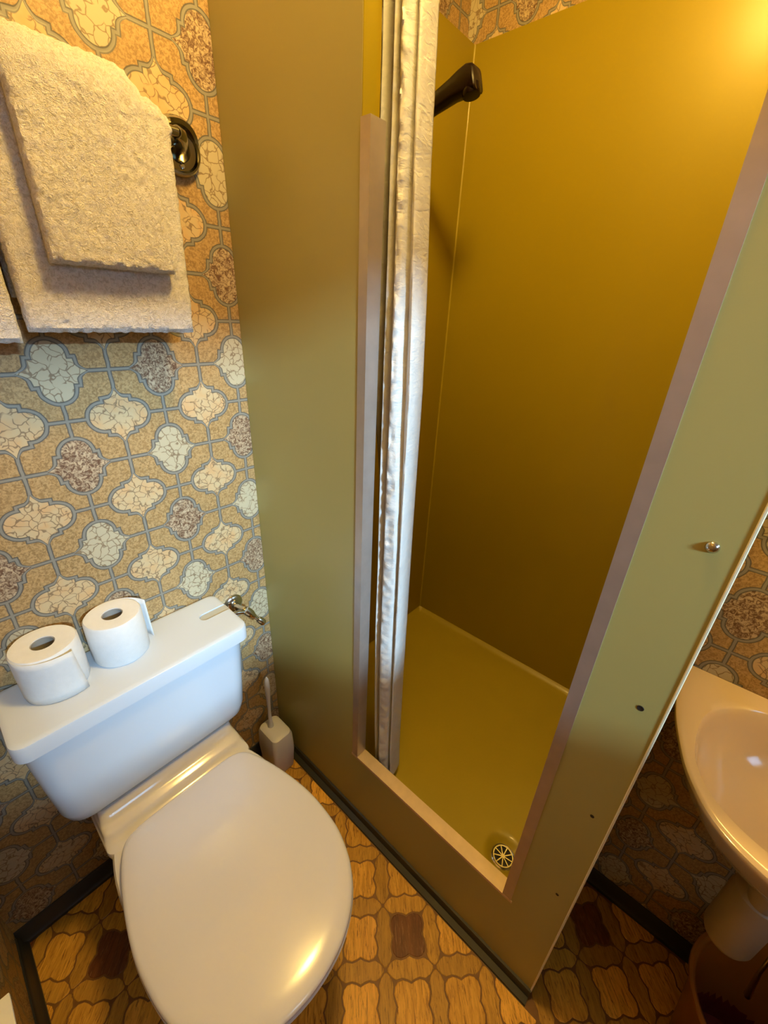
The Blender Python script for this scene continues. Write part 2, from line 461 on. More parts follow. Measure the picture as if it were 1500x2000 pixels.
# ------------------------------------------------------------------ shower cabin
cab = thing('shower_cabin', (XP, 0.45, 0), 'olive green laminate shower cabin with aluminium edged doorway', 'shower')
OY0, OY1, ZS, ZE = 0.056, 0.572, 0.296, 1.765
poly = [(YN, 0.028), (YW - .0008, 0.028), (YW - .0008, ZP), (OY1, ZP), (OY1, ZS), (OY0, ZS), (OY0, ZP), (YN, ZP)]
bm = B(); prism(bm, poly, lambda a, b: Vector((XP, a, b)), lambda a, b: Vector((XP + 0.030, a, b)))
link('front_panel', bm, M['olive'], cab, smooth=False)
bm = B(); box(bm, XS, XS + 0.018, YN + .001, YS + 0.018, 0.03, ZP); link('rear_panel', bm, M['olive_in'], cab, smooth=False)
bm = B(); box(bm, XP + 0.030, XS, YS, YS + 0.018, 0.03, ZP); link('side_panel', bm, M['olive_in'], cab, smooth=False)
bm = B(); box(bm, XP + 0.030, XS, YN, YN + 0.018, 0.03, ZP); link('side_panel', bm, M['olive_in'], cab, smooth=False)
# tray: floor with coved edges and a hollow round the drain
DX, DY = 0.722, 0.122
bm = B()
nx, ny = 72, 84; tx0, tx1, ty0, ty1 = XP + 0.030, XS, YN + 0.018, YS
gv = []
for a in range(nx + 1):
    row = []
    for b in range(ny + 1):
        x = tx0 + (tx1 - tx0) * a / nx; y = ty0 + (ty1 - ty0) * b / ny
        d = math.hypot(x - DX, y - DY)
        e = min(x - tx0, tx1 - x, y - ty0, ty1 - y)
        z = ZT + 0.008 * min(1, d / 0.7) - 0.022 * (1 - smoothstep(0.024, 0.050, d)) - 0.004
        z += 0.014 * max(0, 1 - e / 0.020) ** 2
        row.append(bm.verts.new((x, y, z)))
    gv.append(row)
for a in range(nx):
    for b in range(ny): bm.faces.new((gv[a][b], gv[a + 1][b], gv[a + 1][b + 1], gv[a][b + 1]))
bd = [gv[a][0] for a in range(nx + 1)] + [gv[nx][b] for b in range(1, ny + 1)] + [gv[a][ny] for a in range(nx - 1, -1, -1)] + [gv[0][b] for b in range(ny - 1, 0, -1)]
lo = [bm.verts.new((v.co.x, v.co.y, 0.04)) for v in bd]
for q in range(len(bd)): bm.faces.new((bd[q], bd[(q + 1) % len(bd)], lo[(q + 1) % len(bd)], lo[q]))
bm.faces.new(lo)
tray = link('shower_tray', bm, M['tray'], cab)
# corner beads
def bead(p0, p1, sx, sy, name='corner_bead', vertical=True):
    bm = B(); r = 0.004
    pr = [(0, 0), (r, 0)] + [(r - r * math.sin(t), r - r * math.cos(t)) for t in [q / 6 * PI / 2 for q in range(1, 6)]] + [(0, r)]
    if vertical: prism(bm, pr, lambda a, b: Vector((p0[0] + sx * a, p0[1] + sy * b, p0[2])), lambda a, b: Vector((p1[0] + sx * a, p1[1] + sy * b, p1[2])))
    return link(name, bm, M['tray'], cab)
bead((XS, YS, ZT + 0.014), (XS, YS, ZP), -1, -1)
bead((XP + 0.030, YS, ZT + 0.014), (XP + 0.030, YS, ZP), 1, -1)
# aluminium edging: an angle each side, and the sill
def angle_strip(yo, sgn, fl, ret, t=0.0016):
    # front flange from yo towards sgn*fl, return into the opening
    bm = B()
    y1 = yo + sgn * fl
    pl = [(XP - t, yo), (XP - t, y1), (XP, y1), (XP, yo + sgn * t), (XP + ret, yo + sgn * t), (XP + ret, yo)]
    prism(bm, pl, lambda a, b: Vector((a, b, ZS)), lambda a, b: Vector((a, b, ZE)))
    bmesh.ops.recalc_face_normals(bm, faces=bm.faces)
    return link('edge_strip', bm, M['alu'], cab, smooth=False)
angle_strip(0.552, 1, 0.021, 0.033)
angle_strip(0.076, -1, 0.021, 0.033)
bm = B()
pl = [(XP - 0.0018, ZS - 0.006), (XP - 0.0018, ZS + 0.0018), (XP + 0.033, ZS + 0.0018), (XP + 0.033, ZS - 0.002), (XP, ZS - 0.0002), (XP, ZS - 0.006)]
prism(bm, [(p[0], p[1]) for p in [(XP - 0.0018, ZS - 0.006), (XP - 0.0018, ZS + 0.0022), (XP + 0.033, ZS + 0.0022), (XP + 0.033, ZS), (XP, ZS), (XP, ZS - 0.006)]],
      lambda a, b: Vector((a, OY0 - 0.004, b)), lambda a, b: Vector((a, OY1 + 0.004, b)))
tag(link('sill_strip', bm, M['alu2'], cab, smooth=False), 'pale worn aluminium sill strip')
bm = B(); box(bm, XP - 0.0016, XP + 0.0055, YN - 0.0035, YN + 0.0005, 0.028, ZP, 0.001, 1); link('edge_trim', bm, M['cream_edge'], cab, smooth=False)
bm = B()
pl = [(0.0, 0.0), (0.024, 0.0), (0.022, 0.004), (0.008, 0.010), (0.005, 0.034), (0.0, 0.036)]
prism(bm, pl, lambda a, b: Vector((XP - a, YN - 0.002, b)), lambda a, b: Vector((XP - a, YW - .017, b)))
link('base_strip', bm, M['skirt'], cab)
bm = B(); box(bm, XP + 0.002, XS, YN + 0.001, YS, 0.0005, 0.028); link('plinth', bm, M['skirt'], cab, smooth=False)
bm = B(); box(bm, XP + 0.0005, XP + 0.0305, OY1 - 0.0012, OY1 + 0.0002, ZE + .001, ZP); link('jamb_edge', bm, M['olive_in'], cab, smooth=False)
# screw and empty screw holes on the right stile
bm = B(); lathe(bm, [(0.0001, 0.0052), (0.0035, 0.0045), (0.0060, 0.0026), (0.0074, 0.0006), (0.0074, 0)], (XP, -0.018, 1.269), (-1, 0, 0), 20); link('screw', bm, M['chrome'], cab)
for z, r in ((0.996, 0.0042), (0.724, 0.0030), (0.450, 0.0028)):
    bm = B(); lathe(bm, [(r * 1.15, 0), (r * 1.1, 0.0006), (r * 0.8, 0.0007), (r * 0.6, 0.0002)], (XP, -0.018, z), (-1, 0, 0), 14); link('screw_hole', bm, M['dark'], cab)
# drain
bm = B()
lathe(bm, [(0.033, -0.001), (0.033, 0.003), (0.030, 0.0045), (0.0275, 0.003), (0.0275, -0.001)], (DX, DY, ZT - 0.022), (0, 0, 1), 40)
drain = link('drain', bm, M['chrome'], cab)
bm = B(); lathe(bm, [(0.0274, 0.0), (0.0274, 0.001)], (DX, DY, ZT - 0.0235), (0, 0, 1), 32); link('drain_throat', bm, M['dark'], drain)
bm = B()
for q in range(9):
    a = q * 2 * PI / 9; d = Vector((math.cos(a), math.sin(a), 0)); n = Vector((-d.y, d.x, 0)) * 0.0014
    c = Vector((DX, DY, ZT - 0.0195))
    prism(bm, [(0.004, -1), (0.0275, -1), (0.0275, 1), (0.004, 1)], lambda r, s: c + d * r + n * s, lambda r, s: c + d * r + n * s + Vector((0, 0, 0.0016)))
lathe(bm, [(0.0055, 0), (0.0055, 0.0022)], (DX, DY, ZT - 0.0195), (0, 0, 1), 16)
lathe(bm, [(0.0245, 0), (0.0245, 0.002), (0.0275, 0.002), (0.0275, 0)], (DX, DY, ZT - 0.0195), (0, 0, 1), 40, False, False)
link('drain_grate', bm, M['chrome'], drain, smooth=False)

# ------------------------------------------------------------------ shower curtain on its rod
bm = B(); tube(bm, [(XP + 0.065, YN + 0.018, 2.12), (XP + 0.065, YS, 2.12)], 0.0095, 16)
tag(link('curtain_rod', bm, M['chrome']), 'round metal curtain rod across the top of the shower doorway', 'curtain rod')
ZB, ZTOP = 0.205, 2.138
def lerp(tab, z):
    for (z0, v0), (z1, v1) in zip(tab[:-1], tab[1:]):
        if z0 <= z <= z1: return v0 + (v1 - v0) * (z - z0) / (z1 - z0)
    return tab[0][1] if z < tab[0][0] else tab[-1][1]
RE = [(0.205, .470), (0.31, .476), (.6, .483), (1.12, .492), (1.36, .494), (1.51, .501), (1.72, .513), (1.9, .520), (2.14, .528)]
LE = [(0.205, .524), (0.31, .530), (.5, .540), (.75, .548), (1.1, .552), (1.4, .552), (1.51, .552), (1.9, .556), (2.14, .56)]
bm = B()
nz, ns = 420, 72
rows = []
for a in range(nz + 1):
    z = ZB + (ZTOP - ZB) * a / nz
    r = lerp(RE, z); l = lerp(LE, z)
    w = l - r
    t2 = smoothstep(1.45, 0.95, z)                   # lower down the front fold opens to the left
    # plan path: from the panel side (behind the jamb) out to the free hem, with folds
    ctl = [(0.760, l + .085), (0.700 , l + .062), (0.636 + .05 * t2, l + .034), (0.660, l + .018), (0.630, l + .002 - .004 * t2), (0.664, l - .22 * w), (0.628, l - .34 * w), (0.630 + .004 * t2, l - (.56 + .16 * t2) * w), (0.652, l - (.63 + .14 * t2) * w), (0.640, r + .002), (0.660, r + .004), (0.695, r + .012)]
    pts = []
    for q in range(ns + 1):
        u = q / ns * (len(ctl) - 1); i0 = min(int(u), len(ctl) - 2); f = u - i0
        P = [Vector((*ctl[max(0, min(len(ctl) - 1, i0 + d))], 0)) for d in (-1, 0, 1, 2)]
        c = 0.5 * ((2 * P[1]) + (-P[0] + P[2]) * f + (2 * P[0] - 5 * P[1] + 4 * P[2] - P[3]) * f * f + (-P[0] + 3 * P[1] - 3 * P[2] + P[3]) * f ** 3)
        nn = noise.noise(Vector((q * 0.13, z * 7, 1.3))) * 0.0030
        hem = math.exp(-((u - 6.0) / 0.9) ** 2)      # puckered hem
        pk = hem * 0.0050 * noise.noise(Vector((u * 1.6, z * 62, 4))) + 0.0012 * noise.noise(Vector((u * 2.2, z * 30, 9)))
        gb = smoothstep(1.95, 2.12, z)                # gathered over the rod at the top
        x = (c.x + nn + pk) * (1 - gb) + (0.642 + (c.x - 0.655) * 0.25) * gb
        pts.append(bm.verts.new((x, c.y + nn * 0.5 + pk, z)))
    rows.append(pts)
for a in range(nz):
    for q in range(ns): bm.faces.new((rows[a][q], rows[a][q + 1], rows[a + 1][q + 1], rows[a + 1][q]))
cur = link('shower_curtain', bm, M['cloth'])
md = cur.modifiers.new('thick', 'SOLIDIFY'); md.thickness = 0.0012
tag(cur, 'white fabric shower curtain bunched against the left side of the doorway', 'curtain')

# ------------------------------------------------------------------ hand shower
hs = thing('hand_shower', (1.05, YS, 1.93), 'dark brown plastic hand shower jutting from the left shower panel', 'hand shower')
def rsec(c, t, n, hw, hh, m=20):
    out = []
    for q in range(m):
        a = 2 * PI * q / m; ca, sa = math.cos(a), math.sin(a)
        p = 0.38
        out.append(c + t * (math.copysign(abs(ca) ** p, ca) * hw) + n * (math.copysign(abs(sa) ** p, sa) * hh))
    return out
bm = B()
tx = Vector((1, 0, 0))
sec = [((1.052, .905, 1.918), (0, .25, 1), .014, .015), ((1.051, .86, 1.940), (0, .25, 1), .015, .0165), ((1.05, .80, 1.957), (0, .25, 1), .017, .020), ((1.05, .745, 1.972), (0, .22, 1), .020, .0235), ((1.05, .722, 1.9775), (0, .2, 1), .022, .028), ((1.05, .700, 1.9815), (0, .22, 1), .023, .031), ((1.05, .684, 1.980), (0, .30, 1), .0225, .031), ((1.05, .681, 1.9795), (0, .30, 1), .020, .028)]
loft(bm, [rsec(Vector(c), tx, Vector(n).normalized(), hw * .95, hh * .80) for c, n, hw, hh in sec])
link('handle', bm, M['brownplastic'], hs)
bm = B(); lathe(bm, [(0.020, 0.014), (0.021, 0.004), (0.021, -0.002), (0.0195, -0.005), (0.015, -0.0055)], (1.05, .694, 1.957), (0, 0.2, 1), 28); link('spray_head', bm, M['brownplastic'], hs)
bm = B(); lathe(bm, [(0.024, 0), (0.024, 0.008), (0.015, 0.012), (0.013, 0.040), (0.017, 0.042)], (1.053, YS, 1.905), (0, -1, 0), 24); link('wall_holder', bm, M['brownplastic'], hs)

# ------------------------------------------------------------------ toilet
CX = 0.1685
tl = thing('toilet', (CX, 0.60, 0), 'white ceramic toilet with closed lid and low cistern', 'toilet')
# cistern body
def ring_xy(pts, z): return [Vector((x, y, z)) for x, y in pts]
bm = B()
rings = []
for z, xw, yf, rc in ((0.455, 0.150, 0.850, 0.03), (0.457, 0.175, 0.822, 0.035), (0.463, 0.197, 0.810, 0.04), (0.476, 0.211, 0.803, 0.042), (0.500, 0.2175, 0.8005, 0.042), (0.60, 0.224, 0.797, 0.042), (0.70, 0.229, 0.793, 0.042), (0.738, 0.231, 0.792, 0.042)):
    rings.append(ring_xy(rrect(CX - xw, CX + xw, yf, 0.962, (rc, rc, 0.01, 0.01), 7), z))
loft(bm, rings); link('cistern', bm, M['cist'], tl)
# cistern lid with flush slot
bm = B()
lid = rrect(CX - 0.2385, CX + 0.2385, 0.7815, 0.968, (0.026, 0.026, 0.020, 0.020), 8)
def inset(pts, d):
    cx, cy = CX, 0.875
    return [(cx + (x - cx) * (1 - d / 0.2385), cy + (y - cy) * (1 - d / 0.093)) for x, y in pts]
ri = [ring_xy(inset(lid, 0.004), 0.7325), ring_xy(lid, 0.7335), ring_xy(lid, 0.766), ring_xy(inset(lid, 0.0015), 0.7705), ring_xy(inset(lid, 0.005), 0.7725), ring_xy(inset(lid, 0.012), 0.7733)]
loft(bm, ri)
lido = link('cistern_lid', bm, M['cist'], tl)
bm = B()
sl = [(CX + 0.30, 0.8735)] + [(0.345 + 0.0145 * math.cos(t), 0.888 + 0.0145 * math.sin(t)) for t in [1.5 * PI - q * PI / 10 for q in range(11)]] + [(CX + 0.30, 0.9025)]
prism(bm, sl, lambda a, b: Vector((a, b, 0.7668)), lambda a, b: Vector((a, b, 0.79)))
cut = link('cut', bm, M['recess'], None, smooth=False)
md = lido.modifiers.new('slot', 'BOOLEAN'); md.operation = 'DIFFERENCE'; md.object = cut; md.solver = 'EXACT'
cut.location = (0, 0, 0)
bpy.context.view_layer.update()
dg = bpy.context.evaluated_depsgraph_get()
me = bpy.data.meshes.new_from_object(lido.evaluated_get(dg)); lido.modifiers.clear(); lido.data = me
bpy.data.objects.remove(cut)
bm = B()
sl2 = [(0.4065, 0.8745)] + [(0.345 + 0.0135 * math.cos(t), 0.888 + 0.0135 * math.sin(t)) for t in [1.5 * PI - q * PI / 10 for q in range(11)]] + [(0.4065, 0.9015)]
prism(bm, sl2, lambda a, b: Vector((a, b, 0.7669)), lambda a, b: Vector((a, b, 0.7700)))
tag(link('flush_plate', bm, M['recess'], tl), 'grey beige flush lever slot in the cistern lid')
# pan: rear platform, bowl and foot
def egg(xw, yb, yfr, rb, n=56, sq=2.25):
    """plan of seat/bowl: blunt at the back (yb), round in front (yfr)"""
    pts = []
    ym = yb - 0.235 * (yb - yfr) / 0.485
    for q in range(n):
        a = 2 * PI * q / n
        ca, sa = math.cos(a), math.sin(a)
        x = CX + xw * math.copysign(abs(ca) ** (2 / sq), ca) if sa <= 0 else CX + xw * math.copysign(abs(ca) ** (2 / rb), ca)
        y = ym + (ym - yfr) * math.copysign(abs(sa) ** (2 / sq), sa) if sa <= 0 else ym + (yb - ym) * abs(sa) ** (2 / rb)
        pts.append((x, y))
    return pts
def narrow(pts, y0, y1, f):
    """taper the back end towards the cistern"""
    return [(CX + (x - CX) * (1 - f * smoothstep(y0, y1, y)), y) for x, y in pts]
bm = B()
lv = [(0.0, .105, .80, .40, 3.4), (0.02, .108, .80, .39, 3.4), (0.12, .098, .80, .42, 3.2), (0.20, .110, .80, .38, 3.0), (0.28, .150, .81, .31, 3.0), (0.34, .178, .815, .268, 3.2), (0.385, .188, .818, .254, 3.6), (0.402, .189, .818, .252, 4.2), (0.408, .185, .814, .257, 4.2)]
loft(bm, [ring_xy(narrow(egg(xw, yb, yf, rb), 0.60, 0.80, 0.06), z) for z, xw, yb, yf, rb in lv])
link('pan', bm, M['ceramic'], tl)
# neck the cistern sits on
bm = B()
nk = rrect(CX - 0.176, CX + 0.173, 0.728, 0.94, (0.02, 0.02, 0.02, 0.02), 5)
nk2 = [(CX + (x - CX) * 0.97, y if y > 0.8 else y + 0.012) for x, y in nk]
def nkr(f, yf, z): return ring_xy([(CX + (x - CX) * f, yf + (0.94 - yf) * (y - 0.728) / 0.212) for x, y in nk], z)
loft(bm, [nkr(0.82, 0.728, 0.30), nkr(0.985, 0.728, 0.385), nkr(1.0, 0.728, 0.402), nkr(0.995, 0.732, 0.408), nkr(0.985, 0.748, 0.4105), nkr(0.975, 0.760, 0.4135), nkr(0.97, 0.766, 0.420), nkr(0.965, 0.773, 0.425), nkr(0.955, 0.786, 0.4285), nkr(0.94, 0.800, 0.436), nkr(0.93, 0.810, 0.457)])
link('cistern_neck', bm, M['ceramic'], tl)
# seat ring and lid
SEAT = [(0.0, 0.738), (0.075, 0.738), (0.122, 0.734), (0.150, 0.716), (0.170, 0.670), (0.189, 0.595), (0.2005, 0.510), (0.197, 0.425), (0.184, 0.372), (0.160, 0.325), (0.122, 0.285), (0.068, 0.2565)]
def seat_outline(off):
    half_ = SEAT + [(0.0, 0.247)]
    loop = half_ + [(-x, y) for x, y in half_[::-1][1:-1]]
    n_ = len(loop); out = []
    for i in range(n_):
        P = [Vector((*loop[(i + d) % n_], 0)) for d in (-1, 0, 1, 2)]
        for k_ in range(4):
            f = k_ / 4
            c_ = 0.5 * ((2 * P[1]) + (-P[0] + P[2]) * f + (2 * P[0] - 5 * P[1] + 4 * P[2] - P[3]) * f * f + (-P[0] + 3 * P[1] - 3 * P[2] + P[3]) * f ** 3)
            out.append((CX + c_.x * (1 + off / 0.2), 0.49 + (c_.y - 0.49) * (1 + off / 0.24)))
    return out
bm = B()
loft(bm, [ring_xy(seat_outline(-0.008), 0.4085), ring_xy(seat_outline(-0.001), 0.412), ring_xy(seat_outline(0.001), 0.418), ring_xy(seat_outline(-0.002), 0.4235), ring_xy(seat_outline(-0.01), 0.4245)])
link('seat', bm, M['seat'], tl)
bm = B()
rr = []
cyl = 0.48
for d, z in ((-0.006, 0.4250), (-0.0015, 0.4265), (0.0, 0.430), (-0.001, 0.4345), (-0.004, 0.4375), (-0.009, 0.4395)):
    rr.append(ring_xy(seat_outline(d), z))
base = seat_outline(-0.009)
for f, z in ((0.86, 0.4425), (0.70, 0.4452), (0.5, 0.4475), (0.3, 0.449), (0.12, 0.4496), (0.02, 0.4497)):
    rr.append([Vector((CX + (x - CX) * f, cyl + (y - cyl) * f, z)) for x, y in base])
loft(bm, rr); link('lid', bm, M['seat'], tl)
for s in (-1, 1):
    bm = B(); lathe(bm, [(0.007, -0.020), (0.008, -0.018), (0.008, 0.018), (0.007, 0.020)], (CX + s * 0.075, 0.737, 0.4165), (1, 0, 0), 20); link('hinge', bm, M['seat'], tl)

# ------------------------------------------------------------------ toilet rolls
def roll(cx, cy, z0, h, R, label, a_tail, tail, drop):
    t = thing('toilet_roll', (cx, cy, z0), label, 'toilet roll', 'toilet rolls on the cistern')
    bm = B(); n = 72; ri = 0.0205
    def rad(a): return R * (1 + 0.006 * math.sin(3 * a + cx * 40) + 0.004 * math.sin(7 * a))
    prof = [(ri, 0), (None, 0.0), (None, .0), (None, h), (ri + .0, h)]
    rings = []
    for kind, zz, dr in (('i', 0, 0), ('o', 0, -0.003), ('o', 0.004, 0), ('o', h * 0.5, 0.0006), ('o', h - 0.004, 0), ('o', h, -0.003), ('o', h + 0.0004, -0.008), ('o', h + 0.0002, -0.018), ('i', h - .0004, 0)):
        rg = []
        for q in range(n):
            a = 2 * PI * q / n
            r = ri if kind == 'i' else rad(a) + dr + 0.0006 * noise.noise(Vector((a * 4, zz * 60, cx * 9)))
            rg.append(Vector((cx + r * math.cos(a), cy + r * math.sin(a), z0 + zz)))
        rings.append(rg)
    rings.append(rings[0]); vs = loft(bm, rings[:-1], False, False)
    for q in range(n): bm.faces.new((vs[-1][q], vs[-1][(q + 1) % n], vs[0][(q + 1) % n], vs[0][q]))
    link('paper', bm, M['paper'], t)
    bm = B(); lathe(bm, [(0.0203, 0.001), (0.0203, h - 0.002), (0.0188, h - 0.002), (0.0188, 0.001)], (cx, cy, z0), (0, 0, 1), 36, False, False)
    vsn = None
    link('cardboard_core', bm, M['card'], t)
    # loose outer sheet
    bm = B(); rows = []
    for q in range(15):
        f = q / 14; a = a_tail + tail * (1 - f)
        r = R * (1.0 if f < .1 else 1.004) + 0.0018 * min(1, f * 4) - 0.0012 + 0.014 * drop * f ** 3
        row = []
        for kz in range(7):
            zz = z0 + 0.0015 + (h - 0.003) * kz / 6
            skew = drop * 0.12 * f * (1 - kz / 6)
            aa = a - skew * (1 if tail > 0 else -1)
            row.append(bm.verts.new((cx + r * math.cos(aa), cy + r * math.sin(aa), zz)))
        rows.append(row)
    for q in range(14):
        for kz in range(6): bm.faces.new((rows[q][kz], rows[q + 1][kz], rows[q + 1][kz + 1], rows[q][kz + 1]))
    o = link('loose_sheet', bm, M['paper'], t); md = o.modifiers.new('s', 'SOLIDIFY'); md.thickness = 0.0004; md.offset = 1
    return t
roll(0.033, 0.908, 0.7735, 0.108, 0.0570, 'white toilet paper roll on the left, its loose sheet hanging on the near side', -1.08, -2.0, 1.0)
roll(0.158, 0.9105, 0.7735, 0.106, 0.0560, 'white toilet paper roll standing nearer the flush slot of the cistern', 0.05, 1.9, 0.8)

# ------------------------------------------------------------------ angle valve on the wall
vt = thing('angle_valve', (0.455, YW, 0.70), 'chrome angle stop valve on the wallpaper beside the cistern', 'valve')
bm = B(); lathe(bm, [(0.030, 0), (0.030, 0.003), (0.026, 0.008), (0.014, 0.011)], (0.462, YW, 0.705), (0, -1, 0), 36); link('rosette', bm, M['chrome'], vt)
bm = B(); tube(bm, [(0.462, YW - .008, 0.705), (0.462, 0.935, 0.705), (0.468, 0.920, 0.705)], 0.0105, 20); link('inlet', bm, M['chrome'], vt)
bm = B(); tube(bm, [(0.395, 0.928, 0.704), (0.425, 0.922, 0.712), (0.450, 0.918, 0.708), (0.470, 0.915, 0.700)], 0.0062, 14)
link('supply_pipe', bm, M['chrome'], vt)
bm = B(); lathe(bm, [(0.009, -.014), (0.013, -0.012), (0.0135, 0.0), (0.012, 0.012), (0.008, 0.020), (0.0065, 0.026)], (0.478, 0.914, 0.695), (0.55, -0.35, -0.75), 24); link('valve_body', bm, M['chrome'], vt)
bm = B(); lathe(bm, [(0.006, 0.0), (0.006, 0.012), (0.0095, 0.014), (0.0105, 0.020), (0.0105, 0.034), (0.009, 0.038), (0.004, 0.039)], (0.491, 0.905, 0.676), (0.55, -0.35, -0.75), 10); link('turn_knob', bm, M['chrome'], vt)

# ------------------------------------------------------------------ toilet brush
tb = thing('toilet_brush', (0.508, 0.885, 0), 'white toilet brush in a tapered rectangular holder in the corner', 'toilet brush')
bm = B()
rg = []
for z, a, b_, r in ((0.0, .034, .046, .010), (0.004, .037, .049, .012), (0.10, .042, .055, .014), (0.165, .040, .053, .016), (0.180, .036, .049, .018), (0.186, .028, .040, .018)):
    rg.append([Vector((0.508 + x, 0.888 + y, z)) for x, y in rrect(-a, a, -b_, b_, r, 5)])
loft(bm, rg); link('holder', bm, M['white_plastic'], tb)
bm = B(); tube(bm, [(0.503, 0.905, 0.178), (0.503, 0.905, 0.215), (0.504, 0.905, 0.27), (0.505, 0.905, 0.33), (0.506, 0.905, 0.375), (0.5065, 0.905, 0.405), (0.5065, 0.905, 0.416)], [0.012, .0065, .0055, .0075, .0095, .0070, .002], 18)
link('brush_handle', bm, M['white_plastic'], tb)

# ------------------------------------------------------------------ towel rail and towels
RZ, RY = 1.772, 0.900
rl = thing('towel_rail', (0.16, YW, RZ), 'dark chrome towel rail with an oval wall bracket at its right end', 'towel rail')
bm = B(); tube(bm, [(-0.19, RY, RZ), (0.452, RY, RZ)], 0.0075, 16); link('rail', bm, M['dchrome'], rl)
for bx, sg in ((0.480, 1), (-0.185, -1)):
    bm = B()
    prr = []
    for (h, f) in ((0.0, 0.96), (0.004, 1.0), (0.010, 1.0), (0.014, 0.93), (0.0145, 0.86), (0.009, 0.78), (0.008, 0.5)):
        prr.append([Vector((bx + 0.043 * f * math.cos(t) * (1 if math.cos(t) * sg > 0 else 1.25), YW - 0.0004 - h, RZ - 0.006 + 0.043 * f * math.sin(t))) for t in [2 * PI * q / 40 for q in range(40)]])
    loft(bm, prr); bk = link('bracket', bm, M['dchrome'], rl)
    bm = B(); tube(bm, [(bx, YW - .009, RZ - .006), (bx - sg * .002, YW - .022, RZ - .005), (bx - sg * .010, 0.925, RZ - .002), (bx - sg * .020, 0.908, RZ), (bx - sg * .030, RY, RZ)], [0.022, 0.015, 0.012, 0.0115, 0.0100], 22); link('post', bm, M['dchrome'], bk)
    for px_, pz_ in ((0.004, -0.032), (-0.030, -0.012)):
        bm = B(); lathe(bm, [(0.0050, 0), (0.0050, .002), (0.0035, .0036), (0.001, .004)], (bx + sg * px_, YW - 0.0085, RZ + pz_), (0, -1, 0), 14); link('screw', bm, M['chrome'], bk)
    # hood: a lip that curls over the top of the bracket
    bm = B(); rgs = []
    for q in range(17):
        t = PI * (0.06 + 0.80 * q / 16); wd_ = 0.004 + 0.022 * math.sin(PI * q / 16) ** 0.7
        cx_ = bx + sg * 0.046 * math.cos(t) * (1 if q < 8 else 1.2); cz_ = RZ - 0.006 + 0.046 * math.sin(t)
        ix_ = bx + (cx_ - bx) * 0.80; iz_ = RZ - 0.006 + (cz_ - RZ + 0.006) * 0.72
        rgs.append([Vector((cx_, YW - 0.001, cz_)), Vector((cx_, YW - 0.8 * wd_, cz_)), Vector(((cx_ + ix_) / 2, YW - wd_ - .004, (cz_ + iz_) / 2)), Vector((ix_, YW - wd_, iz_)), Vector((ix_, YW - wd_ * .5, iz_))])
    loft(bm, rgs); link('bracket_hood', bm, M['dchrome'], bk)

def towel(name, x0, x1, h_in, h_out, zf, zb, seed, label, skew=0.0, ztopadd=0.0):
    """folded towel hung over the rail: closed U section, h_in/h_out inner and outer half thickness"""
    zc = RZ + ztopadd
    outer, inner = [], []
    nf = 46
    for q in range(nf + 1): outer.append((RY - h_out, zf + (zc - zf) * q / nf))
    for q in range(1, 16):
        t = PI - PI * q / 16; outer.append((RY + h_out * math.cos(t), zc + h_out * 0.95 * math.sin(t)))
    nb = 20
    for q in range(nb + 1): outer.append((RY + h_out, zc - (zc - zb) * q / nb))
    for q in range(nb + 1): inner.append((RY + h_in, zb + (zc - zb) * q / nb))
    for q in range(1, 16):
        t = PI * q / 16; inner.append((RY + h_in * math.cos(t), zc + h_in * math.sin(t)))
    for q in range(nf + 1): inner.append((RY - h_in, zc - (zc - zf) * q / nf))
    sec = outer + inner
    n = len(sec)
    NX = max(24, int((x1 - x0) / 0.0035))
    bm = B(); vs = []
    for a in range(NX + 1):
        f = a / NX
        e = min(f, 1 - f) * (x1 - x0)
        rnd_ = math.sqrt(max(0, 1 - (1 - min(1, e / 0.010)) ** 2))        # soft side edges
        row = []
        for q, (y, z) in enumerate(sec):
            x = x0 + (x1 - x0) * f * (1 + skew * (z - zf))
            mid = (h_in + h_out) / 2
            isout = q < len(outer)
            yy = y
            if abs(y - RY) > 1e-6:
                sgn = 1 if y > RY else -1
                m_ = RY + sgn * mid
                if z <= zc: yy = m_ + (y - m_) * (0.35 + 0.65 * rnd_)
            zz = z
            bt = zf if y < RY else zb
            dz = z - bt
            if dz < 0.010 and z <= zc:                                     # rounded bottom hem
                k_ = math.sqrt(max(0, 1 - (1 - dz / 0.010) ** 2)); sgn = 1 if y > RY else -1; m_ = RY + sgn * mid
                yy = m_ + (yy - m_) * (0.35 + 0.65 * k_)
            # corners droop
            if z > zc - 0.02: zz = z - 0.017 * (1 - min(1, e / 0.028)) ** 2
            amp = 0.0030 if isout else 0.0
            nn = noise.noise(Vector((x * 130, zz * 130, seed + y * 40))) * amp + noise.noise(Vector((x * 320, zz * 320, seed * 2))) * amp * 0.6
            wv = 0.0035 * noise.noise(Vector((x * 11, zz * 9, seed + 5)))
            sg = -1 if y < RY else 1
            if z > zc: d = Vector((0, (y - RY) / h_out, (z - zc) / h_out)); row.append(bm.verts.new((x + nn * 0.5, yy + d.y * nn, zz + d.z * nn)))
            else: row.append(bm.verts.new((x + (noise.noise(Vector((zz * 120, seed, y * 60))) * 0.0015 if e < 0.004 else 0), yy + sg * nn + (wv if isout and sg < 0 else wv * .0), zz + (noise.noise(Vector((x * 100, seed, 3))) * 0.0022 if dz < 0.006 else 0))))
        vs.append(row)
    for a in range(NX):
        for q in range(n): bm.faces.new((vs[a][q], vs[a][(q + 1) % n], vs[a + 1][(q + 1) % n], vs[a + 1][q]))
    for row in (vs[0], vs[-1]):
        # end caps: pair outer with inner
        no = len(outer)
        for q in range(no - 1): bm.faces.new((row[q], row[q + 1], row[n - 2 - q], row[n - 1 - q]))
    o = link(name, bm, M['towel'])
    return tag(o, label, 'towel', 'towels on the rail')
